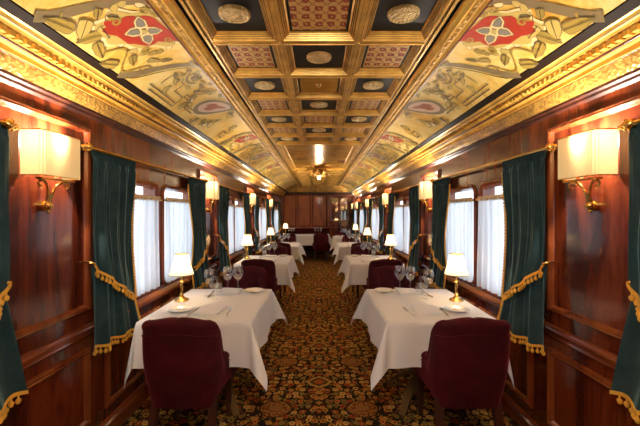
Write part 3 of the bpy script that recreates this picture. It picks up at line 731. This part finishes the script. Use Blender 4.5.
# chair ----------------------------------------------------------
def make_chair():
    r = empty('dining_chair', (0, 0, 0))      # faces +Y, back at -Y; origin on the floor under the seat
    HW_, YB, YF, TH, CR = .184, -.25, .235, .065, .055
    def plan(t):     # t -1..1 from left arm front, round the back, to right arm front
        Ls = [YF - YB - CR, pi / 2 * CR, 2 * HW_ - 2 * CR, pi / 2 * CR, YF - YB - CR]; tot = sum(Ls); s_ = (t + 1) / 2 * tot; i = 0
        while i < 4 and s_ > Ls[i]: s_ -= Ls[i]; i += 1
        f = s_ / Ls[i]
        if i == 0: return (-HW_, YF - f * Ls[0], -1, 0)
        if i == 1: a = pi + f * pi / 2; return (-HW_ + CR + CR * cos(a), YB + CR + CR * sin(a), cos(a), sin(a))
        if i == 2: return (-HW_ + CR + f * Ls[2], YB, 0, -1)
        if i == 3: a = 1.5 * pi + f * pi / 2; return (HW_ - CR + CR * cos(a), YB + CR + CR * sin(a), cos(a), sin(a))
        return (HW_, YB + CR + f * Ls[4], 1, 0)
    def sm(a): a = max(0, min(1, a)); return a * a * (3 - 2 * a)
    def top(t):
        a = abs(t); return .850 - .022 * sm((a - .04) / .28) - .245 * sm((a - .285) / .17) - .085 * sm((a - .42) / .5)
    buttons = [(t, z) for z, ts in ((.76, (-.3, -.1, .1, .3)), (.65, (-.4, -.2, 0, .2, .4)), (.55, (-.3, -.1, .1, .3))) for t in ts]
    def sec(t, v):   # v 0..1 closed section: outer from bottom up, rounded top, inner down
        x, y, nx, ny = plan(t); zt = top(t); zb = .315 + .01 * abs(t)
        lean = -.035 * ((zt - .5) if zt > .5 else 0) * 0
        flare = .050 * sm((abs(t) - .40) / .35)
        R = TH / 2
        if v < .45:
            f = v / .45; z = zb + (zt - R - zb) * f; off = TH / 2 + .012 * sin(f * pi) - .03 * (1 - f) ** 3 + flare * sin(f * pi / 2)
        elif v < .6:
            a = (v - .45) / .15 * pi; z = zt - R + R * sin(a); off = (TH / 2 + .006) * cos(a) + flare
            z += -.004 * (abs(sin(t * 26)) < .18)
        else:
            f = (v - .6) / .4; z = zt - R + (zb + .02 - zt + R) * f; off = -TH / 2 + flare * (1 - f)
            for bt, bz in buttons:
                d2 = ((t - bt) * .62) ** 2 + (z - bz) ** 2; off += .020 * math.exp(-d2 / .0012)
            off += -.012
        bk = (1 - sm((abs(t) - .35) / .4)) * (z - .45) * .10
        x *= 1 - .12 * max(0, .7 - z); return (x + nx * off, y + ny * off - max(0, bk), z)
    b = B(); nu, nv = 72, 40; vs = [sec(-1 + 2 * i / nu, j / nv) for i in range(nu + 1) for j in range(nv)]
    fs = [(i * nv + j, (i + 1) * nv + j, (i + 1) * nv + (j + 1) % nv, i * nv + (j + 1) % nv) for i in range(nu) for j in range(nv)]
    fs += [tuple(range(nv)), tuple(nu * nv + j for j in range(nv))[::-1]]
    b.add(vs, fs); back = b.build('backrest', 'red_velvet', r, smooth=True, angle=60)
    q = B().rbox(-.150, .150, -.215, .25, .32, .455, .05, 6); q.build('seat', 'red_velvet', r, smooth=True, angle=60)
    for (t, z) in buttons:
        x, y, nx, ny = plan(t); off = -TH / 2 - .012 + .022; bk = (1 - sm((abs(t) - .35) / .4)) * (z - .45) * .10
        B().ball((x + nx * (off - .004), y + ny * (off - .004) - max(0, bk), z), .011, 8).build('button', 'red_velvet', back, smooth=True)
    b = B(); b.tube([tuple(Vector(sec(-1 + 2 * i / 60, .40)) + Vector((plan(-1 + 2 * i / 60)[2] * .002, plan(-1 + 2 * i / 60)[3] * .002, 0))) for i in range(61)], .004, 6); b.build('piping', 'red_velvet', back, smooth=True)
    for x, y, tx, ty in ((-.165, -.20, -.02, -.05), (.165, -.20, .02, -.05), (-.15, .19, 0, .0), (.15, .19, 0, .0)):
        q = B(); n = 6; q.loops([[(x + tx * f + w_ * a, y + ty * f + w_ * c, z) for a, c in ((-1, -1), (1, -1), (1, 1), (-1, 1))] for f, w_, z in ((0, .022, .36), (.3, .021, .25), (.7, .017, .1), (1, .013, 0))])
        q.build('leg', 'wood_dark', r)
    return r
chair = Proto(make_chair)
# tableware ------------------------------------------------------
def mk_glass(prof, nm, mat='crystal', n=20):
    def mk(): return B().lathe([(r_ * 1.15, z_ * 1.14) for r_, z_ in prof], (0, 0, 0), n).build(nm, mat, smooth=True, angle=60)
    return Proto(mk)
wine = mk_glass([(.0005, .004), (.034, .002), (.035, .0), (.030, .003), (.006, .008), (.0035, .02), (.0035, .075), (.006, .085), (.024, .098), (.036, .12), (.039, .14), (.036, .165), (.030, .195), (.0285, .195), (.0345, .165), (.037, .14), (.034, .121), (.022, .101), (.0005, .09)], 'wine_glass')
goblet = mk_glass([(.0005, .004), (.030, .002), (.031, .0), (.026, .003), (.006, .008), (.0035, .02), (.0035, .055), (.006, .065), (.022, .078), (.031, .10), (.033, .12), (.029, .155), (.0275, .155), (.031, .12), (.029, .10), (.020, .081), (.0005, .07)], 'water_goblet')
tumbler = mk_glass([(.0005, .0), (.026, .0), (.028, .004), (.031, .09), (.0295, .09), (.0265, .008), (.0005, .008)], 'glass_tumbler')
def mk_plate():
    return B().lathe([(.0005, .004), (.045, .004), (.05, .006), (.072, .014), (.085, .016), (.086, .014), (.07, .010), (.05, .001), (.045, 0), (.0005, 0)], (0, 0, 0), 36).build('side_plate', 'porcelain', smooth=True, angle=60)
plate = Proto(mk_plate)
def mk_knife():
    r = empty('table_knife', (0, 0, 0))
    B().rbox(-.008, .008, -.005, .105, .003, .004, .0006, 2)
    b = B(); b.loops([[(w_, y, .002), (w2, y, .002), (w2, y, .004), (w_, y, .004)] for y, w_, w2 in ((0, -.006, .006), (.03, -.008, .009), (.09, -.008, .009), (.118, .004, .008))]); b.build('blade', 'chrome', r)
    b = B().tube([(0, -.10, .006), (0, -.05, .006), (0, .002, .005)], .0055, 8, [1.15, .9, .8]); b.build('handle', 'chrome', r, smooth=True); return r
knife = Proto(mk_knife)
def mk_fork():
    r = empty('table_fork', (0, 0, 0))
    b = B().tube([(0, -.10, .005), (0, -.02, .004), (0, .04, .004)], .004, 8, [1.3, .8, .7]); b.build('handle', 'chrome', r, smooth=True)
    b = B().box(-.010, .010, .035, .058, .003, .005)
    for i in range(4): b.box(-.010 + i * .0058, -.0072 + i * .0058, .056, .095, .003, .005)
    b.build('tines', 'chrome', r); return r
fork = Proto(mk_fork)
def mk_napkin():
    b = B(); b.grid(lambda u, v: ((u - .5) * .17, (v - .5) * .20, .012 + .004 * sin(u * 3 + v * 2)), 8, 8).grid(lambda u, v: ((u - .5) * .172, (v - .5) * .202, .001), 1, 1)
    b.grid(lambda u, v: ((u - .5) * .17, -.10, .001 + v * (.011 + .004 * sin(u * 3))), 8, 1).grid(lambda u, v: ((u - .5) * .17, .10, .001 + v * (.011 + .004 * sin(u * 3 + 2))), 8, 1)
    b.grid(lambda u, v: (-.085, (u - .5) * .2, .001 + v * (.011 + .004 * sin(u * 2))), 8, 1).grid(lambda u, v: (.085, (u - .5) * .2, .001 + v * (.011 + .004 * sin(3 + u * 2))), 8, 1)
    return b.build('folded_napkin', 'linen', smooth=True)
napkin = Proto(mk_napkin)
def mk_lamp():
    r = empty('table_lamp', (0, 0, 0))
    B().lathe([(.0005, 0), (.052, 0), (.054, .006), (.046, .012), (.030, .018), (.018, .030), (.014, .038), (.0005, .04)], (0, 0, 0), 28).build('base', 'brass', r, smooth=True)
    B().lathe([(.010, .034), (.016, .046), (.012, .056), (.008, .066), (.013, .10), (.010, .125), (.007, .135), (.016, .143), (.017, .149), (.008, .156), (.009, .185), (.012, .195), (.012, .215), (.0005, .216)], (0, 0, 0), 20).build('stem', 'brass', r, smooth=True)
    n = 96; b = B()
    b.add([(rr * cos(2 * pi * i / n) * (1 + .012 * (-1) ** i), rr * sin(2 * pi * i / n) * (1 + .012 * (-1) ** i), z) for i in range(n) for rr, z in ((.088, .205), (.070, .265), (.056, .32), (.048, .365))],
          [(i * 4 + j, ((i + 1) % n) * 4 + j, ((i + 1) % n) * 4 + j + 1, i * 4 + j + 1) for i in range(n) for j in range(3)])
    ls = b.build('lamp_shade', 'lamp_shade', r)
    q = B()
    for rr, z in ((.089, .205), (.049, .366)): B().tube([(rr * cos(2 * pi * i / 40), rr * sin(2 * pi * i / 40), z) for i in range(41)], .003, 5).build('shade_trim', 'brass', ls, smooth=True)
    light('lamp_bulb', (0, 0, .29), TL_E, (1, .66, .32), .018, r)
    return r
lamp = Proto(mk_lamp)
CT = .7475
tb = make_table(.72, .88); cloths = {}
ROW = ['nearest', 'second', 'third', 'fourth']
tw = {}
def setting(sx, cx, cy, row, side, far=False):
    nm = '%s table on the %s' % (row, side)
    def at(dx, dy): return (cx + sx * dx, cy + dy, CT)
    # dx: + towards the wall
    lamp.place(at(.29, .06), 0, 'brass table lamp with glowing cream shade on the ' + nm, 'table lamp', 'lamps on the tables')
    for (dx, dy, p, w_) in ((.115, .19, wine, 'nearest the lamp'), (.005, .33, wine, 'in the middle of the glass cluster'), (-.08, .35, wine, 'nearest the aisle')):
        p.place(at(dx, dy), 0, 'stemmed wine glass %s, %s' % (w_, nm), 'wine glass', 'wine glasses on the tables')
    tumbler.place(at(.06, .24), 0, 'short clear glass tumbler on the ' + nm, 'tumbler', 'tumblers on the tables')
    goblet.place(at(.045, .10), 0, 'small clear stemmed goblet on the ' + nm, 'goblet', 'goblets on the tables')
    for s_, w_ in ((-1, 'nearer place setting'), (1, 'farther place setting')):
        px = .16 if s_ < 0 else -.24
        plate.place(at(px + .02, s_ * (.20 if s_ < 0 else .34)), 0, 'small white side plate, %s of the %s' % (w_, nm), 'plate', 'white side plates')
        napkin.place(at(-.03 if s_ < 0 else -.02, s_ * (.20 if s_ < 0 else .33)), .05 * s_, 'folded white napkin, %s of the %s' % (w_, nm), 'napkin', 'folded white napkins')
        knife.place(at(-.17 if s_ < 0 else .12, s_ * .24), (0 if s_ < 0 else pi) + .12, 'steel table knife, %s of the %s' % (w_, nm), 'knife', 'table knives')
        if s_ < 0: fork.place(at(.075, s_ * .24), -.1, 'steel table fork beside the napkin on the ' + nm, 'fork', 'table forks')
    
def do_table(sx, side, i, cy):
    cx = sx * .79; row = ROW[i]
    tb.place((cx, cy, 0), 0, 'pedestal dining table under a white cloth, %s table on the %s' % (row, side), 'table', 'tables for two')
    if (sx, i % 2) not in cloths:
        cloths[(sx, i % 2)] = cloth_mesh(.72, .88, .275, .1, 'tablecloth', seed=i + 3 * sx, so=sx); o = cloths[(sx, i % 2)]
    else: o = cloths[(sx, i % 2)].copy(); COL.objects.link(o)
    o.location = (cx, cy, 0); tag(o, 'white linen tablecloth with long pointed corners on the %s table on the %s' % (row, side), 'tablecloth', 'white tablecloths')
    setting(sx, cx, cy, row, side)
TY = [2.44, 4.74, 7.04, 9.34]
for sx, side in SIDES:
    for i in range(3 if sx < 0 else 4):
        cy = TY[i]; do_table(sx, side, i, cy); cxn = sx * (.86 if sx < 0 else .93); cxf = sx * .80
        cxn = sx * (.79 if sx < 0 else .87)
        chair.place((cxn, cy - .375, 0), 0, 'burgundy velvet tub chair with its back to us at the %s table on the %s' % (ROW[i], side), 'chair', 'burgundy chairs facing away')
        chair.place((cxf, cy + .80, 0), pi, 'burgundy velvet tub chair facing us behind the %s table on the %s' % (ROW[i], side), 'chair', 'burgundy chairs facing us')
# end table on the left/centre, with bench
et = make_table(1.50, .85).place((-.42, 10.25, 0), 0, 'wide dining table under a white cloth by the end wall', 'table')
ec = cloth_mesh(1.50, .85, .30, .1, 'tablecloth', seed=9, so=-1); ec.location = (-.42, 10.25, 0); tag(ec, 'wide white linen tablecloth on the long table by the end wall', 'tablecloth')
chair.place((-.90, 9.62, 0), 0, 'burgundy velvet tub chair with back to us, at the left of the end table', 'chair')
chair.place((.06, 9.60, 0), 0, 'burgundy velvet tub chair standing in line with the aisle at the end table', 'chair')
lamp.place((-1.08, 10.25, CT), 0, 'brass table lamp with glowing shade on the wide table by the end wall', 'table lamp', 'lamps on the tables')
for i, (x, y) in enumerate(((-.98, 10.40), (-.90, 10.42), (-.82, 10.38), (-.12, 10.40), (-.03, 10.42), (.06, 10.38))):
    wine.place((x, y, CT), 0, 'wine glass in %s cluster on end table, %s of three' % (('left', 'right')[i // 3], ('leftmost', 'middle one', 'rightmost')[i % 3]), 'wine glass', 'wine glasses on the tables')
bq = empty('banquette', (-.42, 11.25, 0)); tag(bq, 'burgundy upholstered bench against the end wall behind the table', 'bench')
B().rbox(-.85, .85, -.22, .22, .10, .47, .05, 5).build('seat', 'red_velvet', bq, smooth=True)
B().rbox(-.85, .85, .20, .31, .10, .90, .05, 5).build('backrest', 'red_velvet', bq, smooth=True)
B().box(-.82, .82, -.18, .28, 0, .11).build('plinth', 'wood_dark', bq)
# glazed cabinet set against the end wall
cb = empty('glazed_cabinet', (.73, Y1 - .16, 0)); tag(cb, 'dark mahogany cabinet with glazed upper doors against the end wall', 'cabinet')
B().box(-.36, .36, -.14, .155, 0, 1.10).box(-.38, .38, -.16, .155, 1.10, 1.14).build('body', 'wood', cb)
B().box(-.36, .36, .13, .155, 1.14, 2.06).box(-.36, -.33, -.02, .13, 1.14, 2.06).box(.33, .36, -.02, .13, 1.14, 2.06).box(-.36, .36, -.02, .13, 2.02, 2.06).build('case', 'wood', cb)
mir = NT('antique_mirror').pbr(color=(.55, .50, .45, 1), rough=.04, metal=1.0)
for i in range(2):
    a = -.33 + .33 * i; q = B(); frame(q, lambda u, v, h: (u, -.02 - h, v), a, a + .33, 1.15, 2.02, [(0, 0), (0, .02), (.035, .02), (.04, .0)]); d = q.build('door', 'wood_mould', cb)
    B().box(a + .03, a + .30, -.018, -.014, 1.18, 1.99).build('pane', 'glass', d)
    B().box(a + .01, a + .32, .10, .105, 1.16, 2.01).build('mirror_back', mir, d)
    q = B(); frame(q, lambda u, v, h: (u, -.14 - h, v), a + .01, a + .32, .12, .85, PM); q.build('door_panel', 'wood_mould', cb)
    q = B(); frame(q, lambda u, v, h: (u, -.14 - h, v), a + .01, a + .32, .89, 1.07, PM); dd = q.build('drawer', 'wood_mould', cb)
    B().ball((a + .165, -.155, .98), .014).build('knob', 'brass', dd, smooth=True)
q = B()
for z in (1.42, 1.72): q.box(-.33, .33, .0, .10, z, z + .008)
q.build('shelf', 'glass', cb)
# ------------------------------------------------------------------ light
def down(name, y, e, z=CH - .05):
    l = light(name, (0, y, z), e, (1, .70, .42), .05); return l
# unseen ceiling lamps, added to brighten the near chairs and carpet
for y in (ys1[0] - .55, 0.2, ):
    f = empty('added_ceiling_fill', (0, y, EYE + ZR)); tag(f, 'unseen fill lamp added over the aisle by the camera', 'ceiling light', 'added aisle fill lamps')
    B().lathe([(.03, 0), (.05, -.002), (.052, -.008), (.044, -.012), (.03, -.008)], (0, 0, 0), 24).build('bezel', 'brass', f, smooth=True)
    B().lathe([(.0005, -.004), (.03, -.004)], (0, 0, 0), 24).build('lens', 'bulb', f)
    l = light('fill_light', (0, 0, -.10), 8, (1, .94, .86), .05, f)
w = bpy.data.worlds.new('daylight'); bpy.context.scene.world = w; w.use_nodes = True
nt = w.node_tree; bg = nt.nodes['Background']
tc = nt.nodes.new('ShaderNodeTexCoord'); sp = nt.nodes.new('ShaderNodeSeparateXYZ'); rp = nt.nodes.new('ShaderNodeValToRGB')
nt.links.new(tc.outputs['Generated'], sp.inputs[0]); nt.links.new(sp.outputs[2], rp.inputs[0]); nt.links.new(rp.outputs[0], bg.inputs[0])
rp.color_ramp.elements[0].position = .0; rp.color_ramp.elements[0].color = (.55, .62, .70, 1)
rp.color_ramp.elements[1].position = .25; rp.color_ramp.elements[1].color = (.80, .90, 1, 1)
bg.inputs[1].default_value = 1.25
# ------------------------------------------------------------------ camera
cam = bpy.data.cameras.new('camera'); cam.sensor_width = 36; cam.lens = 318 / 640 * 36; cam.shift_x = 1 / 640; cam.shift_y = 0.5 / 640
cam.clip_start = .02
co = bpy.data.objects.new('camera', cam); COL.objects.link(co); co.location = (0, 0, EYE); co.rotation_euler = (pi / 2, 0, 0)
sc = bpy.context.scene; sc.camera = co
sc.view_settings.view_transform = 'Standard'; sc.view_settings.look = 'None'; sc.view_settings.gamma = 1; sc.view_settings.exposure = 1.5
